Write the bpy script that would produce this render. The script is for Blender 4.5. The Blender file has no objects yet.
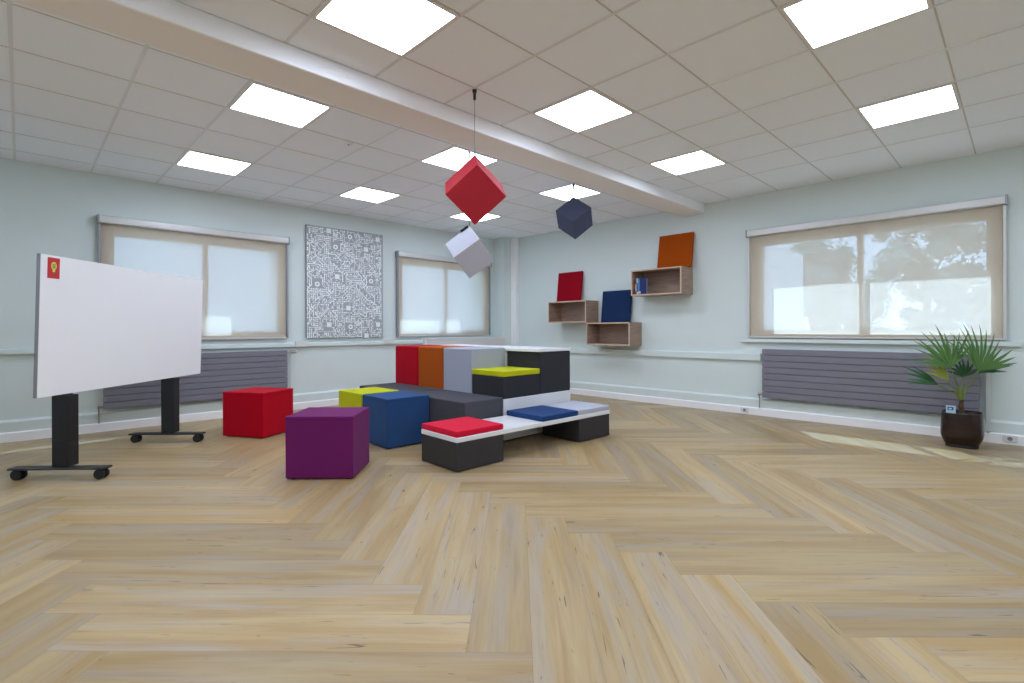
import bpy, bmesh, math, random
from mathutils import Vector, Matrix, Euler

random.seed(7)
COL = bpy.context.scene.collection
CH = 2.893          # ceiling height
RW = 6.91           # right wall plane (x)
LW = 7.268          # left wall plane (y)
X0, Y0 = -2.6, -2.6  # unseen walls behind the camera
EYE = 1.142

# ------------------------------------------------------------------ helpers
def link(o):
    COL.objects.link(o); return o

def new_obj(name, bm, mat, parent=None, smooth=False, wn=False):
    me = bpy.data.meshes.new(name)
    bm.normal_update()
    bm.to_mesh(me); bm.free()
    mats = mat if isinstance(mat, (list, tuple)) else [mat]
    for m in mats: me.materials.append(m)
    if smooth or wn:
        for p in me.polygons: p.use_smooth = True
    o = link(bpy.data.objects.new(name, me))
    if wn:
        md = o.modifiers.new('wn', 'WEIGHTED_NORMAL'); md.keep_sharp = True
    if parent: o.parent = parent
    return o

def tag(o, label=None, cat=None, group=None, kind=None):
    if label: o['label'] = label
    if cat: o['category'] = cat
    if group: o['group'] = group
    if kind: o['kind'] = kind
    return o

def empty(name, loc=(0, 0, 0), rotz=0.0, parent=None):
    o = link(bpy.data.objects.new(name, None))
    o.empty_display_size = 0.1
    o.location = loc; o.rotation_euler = (0, 0, rotz)
    if parent: o.parent = parent
    return o

def copy_tree(o, parent=None):
    c = o.copy(); link(c)
    c.parent = parent
    for ch in list(o.children): copy_tree(ch, c)
    return c

def box(bm, x0, x1, y0, y1, z0, z1, bev=0.0, seg=2, mat=None, midx=0):
    g = bmesh.ops.create_cube(bm, size=1.0)
    vs = g['verts']
    for v in vs:
        v.co = Vector(((x0 + x1) / 2 + v.co.x * (x1 - x0), (y0 + y1) / 2 + v.co.y * (y1 - y0), (z0 + z1) / 2 + v.co.z * (z1 - z0)))
    fs = set(f for v in vs for f in v.link_faces)
    if bev > 0:
        es = list(set(e for v in vs for e in v.link_edges))
        r = bmesh.ops.bevel(bm, geom=es, offset=bev, segments=seg, profile=0.5, affect='EDGES')
        vs = list(set(v for f in r['faces'] for v in f.verts) | set(v for v in vs if v.is_valid))
        fs = set(f for v in vs for f in v.link_faces)
    for f in fs: f.material_index = midx
    if mat is not None:
        for v in vs: v.co = mat @ v.co
    return vs

def BX(name, dims, mat, parent=None, bev=0.0, seg=2, m=None, wn=None):
    bm = bmesh.new(); box(bm, *dims, bev=bev, seg=seg, mat=m)
    return new_obj(name, bm, mat, parent, wn=(bev > 0 and seg > 1) if wn is None else wn)

def quad(bm, pts, midx=0):
    vs = [bm.verts.new(p) for p in pts]
    f = bm.faces.new(vs); f.material_index = midx
    return f

def tube(bm, pts, radii, n=8, cap=True):
    pts = [Vector(p) for p in pts]
    if not isinstance(radii, (list, tuple)): radii = [radii] * len(pts)
    rings = []
    for i, p in enumerate(pts):
        d = (pts[min(i + 1, len(pts) - 1)] - pts[max(i - 1, 0)]).normalized()
        a = d.cross(Vector((0, 0, 1)))
        if a.length < 1e-3: a = d.cross(Vector((1, 0, 0)))
        a.normalize(); b = d.cross(a)
        rings.append([bm.verts.new(p + (a * math.cos(t) + b * math.sin(t)) * radii[i]) for t in [2 * math.pi * k / n for k in range(n)]])
    for r0, r1 in zip(rings, rings[1:]):
        for k in range(n):
            bm.faces.new((r0[k], r0[(k + 1) % n], r1[(k + 1) % n], r1[k]))
    if cap:
        bm.faces.new(rings[0][::-1]); bm.faces.new(rings[-1])

def cyl(bm, p0, p1, r, n=16):
    tube(bm, [p0, p1], r, n)

# ------------------------------------------------------------------ materials
def srgb(r, g, b):
    f = lambda c: (c / 255 / 12.92) if c / 255 <= 0.04045 else ((c / 255 + 0.055) / 1.055) ** 2.4
    return (f(r), f(g), f(b), 1.0)

def mat(name, col, rough=0.6, metal=0.0, spec=0.5, var=0.0, vscale=8.0, bump=0.0, bscale=60.0, sheen=0.0, emit=None, estr=0.0):
    m = bpy.data.materials.new(name); m.use_nodes = True
    nt = m.node_tree; N = nt.nodes; L = nt.links
    p = N['Principled BSDF']
    p.inputs['Base Color'].default_value = col
    p.inputs['Roughness'].default_value = rough
    p.inputs['Metallic'].default_value = metal
    p.inputs['Specular IOR Level'].default_value = spec
    if sheen: p.inputs['Sheen Weight'].default_value = sheen
    if emit:
        p.inputs['Emission Color'].default_value = emit; p.inputs['Emission Strength'].default_value = estr
    if var > 0 or bump > 0:
        tc = N.new('ShaderNodeTexCoord')
    if var > 0:
        n = N.new('ShaderNodeTexNoise'); n.inputs['Scale'].default_value = vscale; n.inputs['Detail'].default_value = 4
        L.new(tc.outputs['Object'], n.inputs['Vector'])
        mr = N.new('ShaderNodeMapRange'); mr.inputs['To Min'].default_value = 1 - var; mr.inputs['To Max'].default_value = 1 + var
        L.new(n.outputs['Fac'], mr.inputs['Value'])
        mx = N.new('ShaderNodeMix'); mx.data_type = 'RGBA'; mx.blend_type = 'MULTIPLY'; mx.inputs[0].default_value = 1
        mx.inputs[6].default_value = col
        L.new(mr.outputs['Result'], mx.inputs[7]); L.new(mx.outputs[2], p.inputs['Base Color'])
    if bump > 0:
        n2 = N.new('ShaderNodeTexNoise'); n2.inputs['Scale'].default_value = bscale; n2.inputs['Detail'].default_value = 3
        L.new(tc.outputs['Object'], n2.inputs['Vector'])
        b = N.new('ShaderNodeBump'); b.inputs['Strength'].default_value = bump; b.inputs['Distance'].default_value = 0.004
        L.new(n2.outputs['Fac'], b.inputs['Height']); L.new(b.outputs['Normal'], p.inputs['Normal'])
    return m

def fabric(name, col, var=0.10):
    return mat(name, col, rough=0.9, spec=0.08, var=var, vscale=220, bump=0.25, bscale=420, sheen=0.05)

WALL = mat('wall_paint', srgb(220, 230, 228), rough=0.6, spec=0.3, var=0.015, vscale=3, bump=0.03, bscale=300)
KICK = mat('white_skirting', srgb(250, 249, 250), rough=0.4)
CEIL = mat('ceiling_tile', srgb(244, 247, 254), rough=0.95, spec=0.1, var=0.03, vscale=160)
TBAR = mat('ceiling_bar', srgb(222, 222, 226), rough=0.28, spec=0.6)
GAP_SHADE = mat('tile_gap_shade', srgb(205, 198, 196), rough=0.8)  # grey stands in for the shadow gap along the tile edges
BEAM = mat('beam_paint', srgb(250, 250, 254), rough=0.30, spec=0.9, bump=0.06, bscale=120)
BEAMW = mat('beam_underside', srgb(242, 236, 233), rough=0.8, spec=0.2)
ALU = mat('brushed_aluminium', srgb(212, 211, 208), rough=0.42, metal=0.25)
ALUD = mat('grey_rail', srgb(150, 152, 158), rough=0.4, metal=0.4)
PVC = mat('window_frame', srgb(205, 205, 205), rough=0.4)
WHITE = mat('white_laminate', srgb(232, 232, 234), rough=0.32)
WHITEB = mat('whiteboard_face', srgb(250, 250, 252), rough=0.18, spec=0.5)
BEDGE = mat('board_edge', srgb(140, 140, 145), rough=0.4, metal=0.3)
BLACKM = mat('black_steel', srgb(30, 31, 34), rough=0.45, spec=0.4)
RUBBER = mat('black_rubber', srgb(26, 26, 28), rough=0.7)
RADM = mat('radiator_paint', srgb(128, 126, 137), rough=0.45, spec=0.35)
BRASS = mat('valve_metal', srgb(170, 165, 155), rough=0.35, metal=0.7)
PIPE = mat('white_pipe', srgb(205, 208, 206), rough=0.45)
CHAR = fabric('charcoal_leatherette', srgb(52, 52, 56)); CHAR.node_tree.nodes['Principled BSDF'].inputs['Roughness'].default_value = 0.55
DARKB = mat('dark_grey_base', srgb(55, 52, 53), rough=0.6, spec=0.3, var=0.05, vscale=200)
DARKP = fabric('anthracite_seat', srgb(74, 74, 80))
F_RED = fabric('red_fabric', srgb(180, 0, 30))
F_REDP = fabric('dark_red_fabric', srgb(152, 8, 32))
F_REDC = fabric('bright_red_felt', srgb(214, 26, 58))
F_PUR = fabric('purple_fabric', srgb(108, 32, 94))
F_BLUE = fabric('blue_fabric', srgb(44, 76, 122))
F_BLUEC = fabric('deep_blue_felt', srgb(36, 66, 114))
F_NAVY = fabric('navy_fabric', srgb(32, 52, 90))
F_LIME = fabric('lime_fabric', srgb(188, 190, 22))
F_ORG = fabric('orange_fabric', srgb(172, 80, 16))
F_ORGP = fabric('rust_orange_fabric', srgb(168, 74, 12))
F_GREY = fabric('light_grey_fabric', srgb(166, 170, 184))
F_GREYC = fabric('pale_grey_felt', srgb(186, 188, 202))
FELT_G = fabric('grey_felt', srgb(190, 192, 204), var=0.16)
FELT_N = fabric('navy_grey_felt', srgb(72, 76, 98), var=0.16)
CARD_R = mat('red_card', srgb(184, 44, 58), rough=0.6, spec=0.2)
BLK = mat('black_clip', srgb(25, 26, 30), rough=0.4)
WIRE = mat('steel_wire', srgb(120, 118, 118), rough=0.5, metal=0.5)
SOCK = mat('socket_plastic', srgb(225, 225, 222), rough=0.4)
SOCKD = mat('socket_dark', srgb(130, 132, 136), rough=0.5)
POT = mat('pot_glaze', srgb(36, 15, 10), rough=0.25, spec=0.5, var=0.15, vscale=20)
POTB = mat('pot_plinth', srgb(36, 34, 36), rough=0.6)
SOIL = mat('soil', srgb(48, 36, 28), rough=1.0, var=0.3, vscale=60, bump=0.8, bscale=90)
BARK = mat('palm_trunk', srgb(88, 66, 44), rough=0.95, var=0.35, vscale=70, bump=0.8, bscale=80)
PETI = mat('petiole', srgb(112, 128, 52), rough=0.6)
LEAF = mat('palm_leaf', srgb(84, 124, 58), rough=0.36, spec=0.5, var=0.25, vscale=12)
LEAFY = mat('yellow_leaf', srgb(150, 158, 58), rough=0.5, var=0.3, vscale=14)
LEAFD = mat('dark_palm_leaf', srgb(52, 92, 56), rough=0.4, var=0.25, vscale=12)
for m_ in (LEAF, LEAFY, LEAFD):
    m_.node_tree.nodes['Principled BSDF'].inputs['Transmission Weight'].default_value = 0.0

def wood_mat(name, c1, c2, axis='Y'):
    m = bpy.data.materials.new(name); m.use_nodes = True
    nt = m.node_tree; N = nt.nodes; L = nt.links; p = N['Principled BSDF']
    tc = N.new('ShaderNodeTexCoord'); mp = N.new('ShaderNodeMapping')
    mp.inputs['Scale'].default_value = (30, 2.0, 30) if axis == 'Y' else (2, 30, 30)
    L.new(tc.outputs['Object'], mp.inputs['Vector'])
    n = N.new('ShaderNodeTexNoise'); n.inputs['Scale'].default_value = 2.2; n.inputs['Detail'].default_value = 6; n.inputs['Distortion'].default_value = 0.4
    L.new(mp.outputs['Vector'], n.inputs['Vector'])
    cr = N.new('ShaderNodeValToRGB'); cr.color_ramp.elements[0].position = 0.3; cr.color_ramp.elements[0].color = c1
    cr.color_ramp.elements[1].position = 0.7; cr.color_ramp.elements[1].color = c2
    L.new(n.outputs['Fac'], cr.inputs['Fac']); L.new(cr.outputs['Color'], p.inputs['Base Color'])
    p.inputs['Roughness'].default_value = 0.5
    return m
OAK = wood_mat('oak_veneer', srgb(146, 120, 104), srgb(178, 152, 134))

def floor_mat():
    m = bpy.data.materials.new('herringbone_oak'); m.use_nodes = True
    nt = m.node_tree; N = nt.nodes; L = nt.links; p = N['Principled BSDF']
    def math_(op, a, b=None, c=None):
        n = N.new('ShaderNodeMath'); n.operation = op
        for i, v in enumerate((a, b, c)):
            if v is None: continue
            if isinstance(v, (int, float)): n.inputs[i].default_value = v
            else: L.new(v, n.inputs[i])
        return n.outputs[0]
    def mixc(fac, a, b, mode='MIX'):
        n = N.new('ShaderNodeMix'); n.data_type = 'RGBA'; n.blend_type = mode
        if isinstance(fac, (int, float)): n.inputs[0].default_value = fac
        else: L.new(fac, n.inputs[0])
        for i, v in ((6, a), (7, b)):
            if isinstance(v, tuple): n.inputs[i].default_value = v
            else: L.new(v, n.inputs[i])
        return n.outputs[2]
    def ramp(src, p0, p1):
        n = N.new('ShaderNodeMapRange'); n.inputs['From Min'].default_value = p0; n.inputs['From Max'].default_value = p1
        L.new(src, n.inputs['Value']); return n.outputs['Result']
    uv = N.new('ShaderNodeUVMap'); uv.uv_map = 'plank'
    idn = N.new('ShaderNodeUVMap'); idn.uv_map = 'ids'
    su = N.new('ShaderNodeSeparateXYZ'); L.new(uv.outputs['UV'], su.inputs[0])
    si = N.new('ShaderNodeSeparateXYZ'); L.new(idn.outputs['UV'], si.inputs[0])
    U, V, R1, R2 = su.outputs[0], su.outputs[1], si.outputs[0], si.outputs[1]
    def coords(us, vs, off):
        c = N.new('ShaderNodeCombineXYZ')
        L.new(math_('MULTIPLY', U, us), c.inputs[0]); L.new(math_('MULTIPLY', V, vs), c.inputs[1])
        L.new(math_('MULTIPLY', R1, off), c.inputs[2]); return c.outputs[0]
    def noise(vec, sc, det=3, dist=0.0, rough=0.55):
        n = N.new('ShaderNodeTexNoise'); n.inputs['Scale'].default_value = sc; n.inputs['Detail'].default_value = det
        n.inputs['Distortion'].default_value = dist; n.inputs['Roughness'].default_value = rough
        L.new(vec, n.inputs['Vector']); return n.outputs['Fac']
    broad = noise(coords(0.42, 4.6, 97), 1.7, 4, 0.7)      # wide soft streaks along the plank
    fine = noise(coords(1.5, 40, 53), 1.6, 5, 0.5, 0.65)    # fine grain
    knots = noise(coords(0.42, 4.6, 31), 2.0, 4, 0.6)
    crk = noise(coords(1.7, 24, 71), 1.5, 2, 2.2)
    tan = srgb(180, 157, 115); warm = srgb(166, 137, 90); grey = srgb(166, 152, 134); dark = srgb(122, 103, 79)
    c = mixc(ramp(broad, 0.38, 0.62), warm, tan)
    c = mixc(math_('MULTIPLY', ramp(knots, 0.46, 0.68), 0.9), c, grey)
    c = mixc(math_('MULTIPLY', ramp(fine, 0.48, 0.78), 0.36), c, dark)
    c = mixc(math_('MULTIPLY', ramp(crk, 0.69, 0.72), 0.75), c, srgb(70, 58, 50))
    tone = N.new('ShaderNodeMapRange'); tone.inputs['To Min'].default_value = 0.83; tone.inputs['To Max'].default_value = 1.12
    L.new(R2, tone.inputs['Value'])
    c = mixc(1.0, c, tone.outputs['Result'], 'MULTIPLY')
    # thin darker seam at plank edge (V in metres from the edge, stored in ids is random)
    e = math_('MINIMUM', V, math_('SUBTRACT', 0.234, V))
    e2 = math_('MINIMUM', U, math_('SUBTRACT', 1.5, U))
    seam = math_('LESS_THAN', math_('MINIMUM', e, e2), 0.0012)
    c = mixc(math_('MULTIPLY', seam, 0.4), c, srgb(96, 78, 58))
    L.new(c, p.inputs['Base Color'])
    p.inputs['Roughness'].default_value = 0.38
    p.inputs['Specular IOR Level'].default_value = 0.35
    b = N.new('ShaderNodeBump'); b.inputs['Strength'].default_value = 0.08; b.inputs['Distance'].default_value = 0.003
    L.new(fine, b.inputs['Height']); L.new(b.outputs['Normal'], p.inputs['Normal'])
    return m

def blind_mat():
    m = bpy.data.materials.new('screen_mesh_fabric'); m.use_nodes = True
    nt = m.node_tree; N = nt.nodes; L = nt.links
    N.remove(N['Principled BSDF']); out = N['Material Output']
    d = N.new('ShaderNodeBsdfDiffuse'); d.inputs['Color'].default_value = srgb(208, 192, 172)
    t = N.new('ShaderNodeBsdfTranslucent'); t.inputs['Color'].default_value = srgb(234, 210, 188)
    tr = N.new('ShaderNodeBsdfTransparent'); tr.inputs['Color'].default_value = (1, 1, 1, 1)
    a = N.new('ShaderNodeMixShader'); a.inputs[0].default_value = 0.14
    L.new(d.outputs[0], a.inputs[1]); L.new(t.outputs[0], a.inputs[2])
    b = N.new('ShaderNodeMixShader'); b.inputs[0].default_value = 0.13
    L.new(a.outputs[0], b.inputs[1]); L.new(tr.outputs[0], b.inputs[2])
    L.new(b.outputs[0], out.inputs['Surface'])
    return m

def glass_mat():
    m = bpy.data.materials.new('window_glass'); m.use_nodes = True
    nt = m.node_tree; N = nt.nodes; L = nt.links
    N.remove(N['Principled BSDF']); out = N['Material Output']
    g = N.new('ShaderNodeBsdfGlossy'); g.inputs['Roughness'].default_value = 0.02
    tr = N.new('ShaderNodeBsdfTransparent'); tr.inputs['Color'].default_value = (0.93, 0.96, 0.97, 1)
    a = N.new('ShaderNodeMixShader'); a.inputs[0].default_value = 0.06
    L.new(tr.outputs[0], a.inputs[1]); L.new(g.outputs[0], a.inputs[2]); L.new(a.outputs[0], out.inputs['Surface'])
    return m

def emit_mat(name, col, s):
    m = bpy.data.materials.new(name); m.use_nodes = True
    nt = m.node_tree; N = nt.nodes; L = nt.links
    N.remove(N['Principled BSDF'])
    e = N.new('ShaderNodeEmission'); e.inputs['Color'].default_value = col; e.inputs['Strength'].default_value = s
    L.new(e.outputs[0], N['Material Output'].inputs['Surface']); return m

FLOORM = floor_mat(); BLINDM = blind_mat(); GLASS = glass_mat()
LAMP = emit_mat('led_diffuser', (0.73, 0.82, 1.0, 1), 16.8)
LAMPF = mat('lamp_frame', srgb(228, 222, 220), rough=0.5)

# ------------------------------------------------------------------ floor (herringbone planks)
def build_floor():
    W, PL = 0.234, 1.5
    bm = bmesh.new()
    uvl = bm.loops.layers.uv.new('plank'); idl = bm.loops.layers.uv.new('ids')
    c = math.sqrt(0.5)
    def w(fv, rv): return (fv * c + rv * c, fv * c - rv * c, 0.0)
    # lattice vectors in (forward, right): a = (-W, W), b = (PL-2W, PL+2W)
    for i in range(-80, 81):
        for j in range(-12, 13):
            bf, br = 1.768 - i * W + j * (PL - 2 * W), -0.185 + i * W + j * (PL + 2 * W)
            for kind in (0, 1):
                if kind == 0:   # lies across the view: right in [br-PL, br], forward in [bf, bf+W]
                    q = [(bf, br - PL, 0, 0), (bf, br, PL, 0), (bf + W, br, PL, W), (bf + W, br - PL, 0, W)]
                else:           # runs along the view: right in [br, br+W], forward in [bf, bf+PL]
                    q = [(bf, br, 0, 0), (bf, br + W, 0, W), (bf + PL, br + W, PL, W), (bf + PL, br, PL, 0)]
                P = [w(a, b) for a, b, _, _ in q]
                if max(p[0] for p in P) < X0 or min(p[0] for p in P) > RW or max(p[1] for p in P) < Y0 or min(p[1] for p in P) > LW: continue
                f = bm.faces.new([bm.verts.new(p) for p in P])
                r1, r2 = random.random(), random.random()
                flip = random.random() < 0.5
                for l, (_, _, u, v) in zip(f.loops, q):
                    if flip: u, v = PL - u, W - v
                    l[uvl].uv = (u, v); l[idl].uv = (r1, r2)
    for co, no in (((X0, 0, 0), (-1, 0, 0)), ((RW, 0, 0), (1, 0, 0)), ((0, Y0, 0), (0, -1, 0)), ((0, LW, 0), (0, 1, 0))):
        bmesh.ops.bisect_plane(bm, geom=bm.verts[:] + bm.edges[:] + bm.faces[:], plane_co=co, plane_no=no, clear_outer=True)
    for f in bm.faces:
        if f.normal.z < 0: f.normal_flip()
    o = new_obj('floor', bm, FLOORM); tag(o, kind='structure')
build_floor()

# ------------------------------------------------------------------ walls
def wall_with_openings(name, axis, plane, thick, lo, hi, openings, z1):
    """solid wall, its room face at `plane`, cut by rectangular openings (a0,a1,z0,z1)"""
    bm = bmesh.new()
    def b(a0, a1, z0, zz1):
        if a1 - a0 < 1e-5 or zz1 - z0 < 1e-5: return
        if axis == 'y': box(bm, a0, a1, plane, plane + thick, z0, zz1)
        else: box(bm, plane, plane + thick, a0, a1, z0, zz1)
    cur = lo
    for a0, a1, z0, zz1 in sorted(openings):
        b(cur, a0, -0.1, z1); b(a0, a1, -0.1, z0); b(a0, a1, zz1, z1); cur = a1
    b(cur, hi, -0.1, z1)
    bmesh.ops.remove_doubles(bm, verts=bm.verts, dist=1e-5)
    return tag(new_obj(name, bm, WALL), kind='structure')

WIN = {1: (0.74, 2.585, 1.075, 2.245), 2: (4.535, 6.385, 1.075, 2.245), 3: (0.237, 2.405, 1.085, 2.235)}
wall_with_openings('wall_left', 'y', LW, 0.40, X0 - 0.2, RW + 0.2, [WIN[1], WIN[2]], 3.05)
wall_with_openings('wall_right', 'x', RW, 0.20, Y0 - 0.2, LW, [WIN[3]], 3.05)
tag(BX('wall_rear', (X0 - 0.2, X0, Y0 - 0.2, LW, -0.1, 3.05), WALL), kind='structure')
tag(BX('wall_near', (X0, RW, Y0 - 0.2, Y0, -0.1, 3.05), WALL), kind='structure')

# boxed-in corner and the white riser beside it
tag(BX('column', (6.63, RW, 7.0, LW, 0.0, CH), WALL), kind='structure')
tag(BX('trim_1', (6.82, RW, 6.86, 6.998, 0.0, CH), KICK, bev=0.006), kind='structure')

# ------------------------------------------------------------------ skirting, dado, cable trunking
def prism_y(bm, prof, x0, x1, plane):   # profile (depth from wall, z) along the left wall
    n = len(prof)
    a = [bm.verts.new((x0, plane - d, z)) for d, z in prof]; b = [bm.verts.new((x1, plane - d, z)) for d, z in prof]
    for i in range(n):
        j = (i + 1) % n; bm.faces.new((a[i], a[j], b[j], b[i]))
    bm.faces.new(a[::-1]); bm.faces.new(b)
def prism_x(bm, prof, y0, y1, plane):
    n = len(prof)
    a = [bm.verts.new((plane - d, y0, z)) for d, z in prof]; b = [bm.verts.new((plane - d, y1, z)) for d, z in prof]
    for i in range(n):
        j = (i + 1) % n; bm.faces.new((a[i], b[i], b[j], a[j]))
    bm.faces.new(a); bm.faces.new(b[::-1])
def fin(bm): bmesh.ops.recalc_face_normals(bm, faces=bm.faces); return bm
SK = [(0, 0.10), (0.03, 0.10), (0.03, 0.20), (0.012, 0.222), (0, 0.222)]
KK = [(0, 0.0), (0.045, 0.0), (0.045, 0.088), (0.035, 0.10), (0, 0.10)]
bm = bmesh.new(); prism_y(bm, SK, X0, 6.62, LW); tag(new_obj('trim_2', fin(bm), WALL), kind='structure')
bm = bmesh.new(); prism_y(bm, KK, X0, 6.62, LW); tag(new_obj('baseboard_left', fin(bm), KICK), kind='structure')
bm = bmesh.new(); prism_x(bm, SK, Y0, 6.85, RW); tag(new_obj('trim_3', fin(bm), WALL), kind='structure')
bm = bmesh.new(); prism_x(bm, KK, Y0, 6.85, RW); tag(new_obj('baseboard_right', fin(bm), KICK), kind='structure')
bm = bmesh.new(); prism_y(bm, [(0, 0.895), (0.045, 0.895), (0.045, 0.94), (0.035, 0.95), (0, 0.95)], X0, 6.62, LW)
tag(new_obj('trim_4', fin(bm), WALL), kind='structure')
bm = bmesh.new(); prism_x(bm, [(0, 0.715), (0.045, 0.715), (0.045, 0.795), (0.035, 0.805), (0, 0.805)], 2.40, 6.85, RW)
tag(new_obj('trim_5', fin(bm), WALL), kind='structure')
# projecting sill board under each window
bm = bmesh.new(); prism_x(bm, [(0, 0.955), (0.05, 0.955), (0.05, 1.0), (0, 1.0)], 0.02, 2.66, RW); tag(new_obj('trim_6', fin(bm), WALL), kind='structure')

# ------------------------------------------------------------------ ceiling
XG = [round((a + 1.9352) * .6, 4) for a in range(-7, 9)]
YA = [round((b + 3.6564 - (.0891 if b <= -2 else 0)) * .6, 4) for b in range(-9, 2)]
YB = [round((b + 3.6564 - .3273 + (0 if b < 6 else .1341)) * .6, 4) for b in range(3, 9)]
bm = bmesh.new(); box(bm, X0, RW, Y0, LW, CH, CH + 0.1)
ceil = tag(new_obj('ceiling', bm, CEIL), kind='structure')
bm = bmesh.new()
for x in XG:
    if X0 < x < RW:
        box(bm, x - .010, x + .010, Y0, 3.15, CH - .003, CH + .01); box(bm, x - .010, x + .010, 3.49, LW, CH - .003, CH + .01)
tag(new_obj('runner_bars', bm, TBAR, ceil), kind='structure')
bm = bmesh.new()
for y in YA + YB:
    if Y0 < y < LW: box(bm, X0, RW, y - .005, y + .005, CH - .0025, CH + .01)
tag(new_obj('cross_bars', bm, GAP_SHADE, ceil), kind='structure')
# boxed beam: satin painted front, matt underside
bm = bmesh.new(); box(bm, X0, RW, 3.15, 3.495, 2.763, CH, bev=0.012, seg=3)
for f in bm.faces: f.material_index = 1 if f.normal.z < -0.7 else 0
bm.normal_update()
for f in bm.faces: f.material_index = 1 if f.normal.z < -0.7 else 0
tag(new_obj('beam', bm, [BEAM, BEAMW], wn=True), kind='structure')

# ------------------------------------------------------------------ ceiling lights
def make_light():
    r = empty('ceiling_light', (0, 0, CH))
    bm = bmesh.new()
    s, i = 0.297, 0.276
    for (a0, a1, b0, b1) in ((-s, s, -s, -i), (-s, s, i, s), (-s, -i, -i, i), (i, s, -i, i)):
        box(bm, a0, a1, b0, b1, -0.010, 0.0)
    new_obj('lamp_frame', bm, LAMPF, r)
    bm = bmesh.new(); quad(bm, [(-i, -i, -.006), (-i, i, -.006), (i, i, -.006), (i, -i, -.006)])
    for f in bm.faces:
        f.normal_update()
        if f.normal.z > 0: f.normal_flip()
    new_obj('diffuser', bm, LAMP, r)
    return r
def gx(a): return (a + .5 + 1.9352) * .6
def gy(b): return (b + .5 + 3.6564 + (-.3273 if b >= 3 else 0) + (.1341 if b >= 6 else 0) + (-.0891 if b <= -3 else 0)) * .6
lights = {
    (0, 0): 'largest square ceiling light, cut by the top edge left of centre',
    (0, 3): 'square ceiling light just beyond the beam, nearest the whiteboard',
    (0, 6): 'smaller square ceiling light beside the left wall, above the first window',
    (3, 6): 'small square ceiling light beside the left wall, above the circuit canvas',
    (3, 3): 'square ceiling light beyond the beam, right behind the top of the red cube',
    (6, 6): 'smallest square ceiling light in the far corner, behind the red cube tip',
    (6, 3): 'square ceiling light beyond the beam that the navy cube hangs in front of',
    (3, 0): 'square ceiling light on the near side of the beam, at the picture centre',
    (6, 0): 'square ceiling light near the right wall where the beam ends',
    (3, -3): 'large square ceiling light cut by the top edge at upper right',
    (6, -3): 'square ceiling light close to the right wall, above the wide window',
}
unseen = [(-3, -3), (-3, 0), (-6, 6), (0, -3), (0, -6), (3, -6), (6, -6), (-6, 0), (-6, 3)]  # extra lights added out of view so the foreground is lit
proto = make_light(); first = True
for (a, b), lab in list(lights.items()) + [(k, None) for k in unseen]:
    o = proto if first else copy_tree(proto); first = False
    o.location = (gx(a), gy(b), CH)
    tag(o, lab or 'unseen square ceiling light, added to light the foreground', 'light', 'ceiling lights' if lab else 'added ceiling lights out of view')

# small detector disc on the ceiling
bm = bmesh.new()
tube(bm, [(0, 0, 0), (0, 0, -.012), (0, 0, -.022)], [.045, .042, .022], 24)
o = empty('ceiling_sensor', (2.20, 4.43, CH)); tag(o, 'tiny white round sensor on a ceiling tile beyond the beam', 'sensor')
new_obj('housing', bm, SOCK, o, smooth=False)
bm = bmesh.new(); tube(bm, [(0, 0, -.022), (0, 0, -.03)], [.008, .006], 16); new_obj('lens', bm, SOCKD, o)

# ------------------------------------------------------------------ windows and blinds
def frame_map(axis):
    # local: s along the wall, d outward (away from the room), z up  -> world
    if axis == 'y': return lambda s, d, z: (s, LW + d, z)
    return lambda s, d, z: (RW + d, s, z)
def wbox(bm, axis, s0, s1, d0, d1, z0, z1, bev=0.0):
    if axis == 'y': box(bm, s0, s1, LW + d0, LW + d1, z0, z1, bev)
    else: box(bm, RW + d0, RW + d1, s0, s1, z0, z1, bev)
def window(n, axis, op, mull):
    s0, s1, z0, z1 = op
    r = empty('window_%d' % n, frame_map(axis)((s0 + s1) / 2, 0.1, z0)); tag(r, kind='structure')
    inv = Matrix.Translation(-r.location)
    def part(name, bm, m):
        bmesh.ops.transform(bm, matrix=inv, verts=bm.verts); return tag(new_obj(name, bm, m, r), kind='structure')
    bm = bmesh.new(); fw = 0.028; d0, d1 = 0.012, 0.062
    wbox(bm, axis, s0, s1, d0, d1, z0, z0 + fw); wbox(bm, axis, s0, s1, d0, d1, z1 - fw, z1)
    wbox(bm, axis, s0, s0 + fw, d0, d1, z0 + fw, z1 - fw); wbox(bm, axis, s1 - fw, s1, d0, d1, z0 + fw, z1 - fw)
    part('window_frame', bm, PVC)
    bm = bmesh.new(); wbox(bm, axis, mull - .030, mull + .030, d0 - .01, d1, z0 + fw, z1 - fw); part('mullion', bm, PVC)
    for a0, a1 in ((s0 + fw, mull - .030), (mull + .030, s1 - fw)):
        bm = bmesh.new(); wbox(bm, axis, a0, a1, 0.036, 0.040, z0 + fw, z1 - fw); part('pane', bm, GLASS)
window(1, 'y', WIN[1], 1.678); window(2, 'y', WIN[2], 5.462); window(3, 'x', WIN[3], 1.322)

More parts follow.
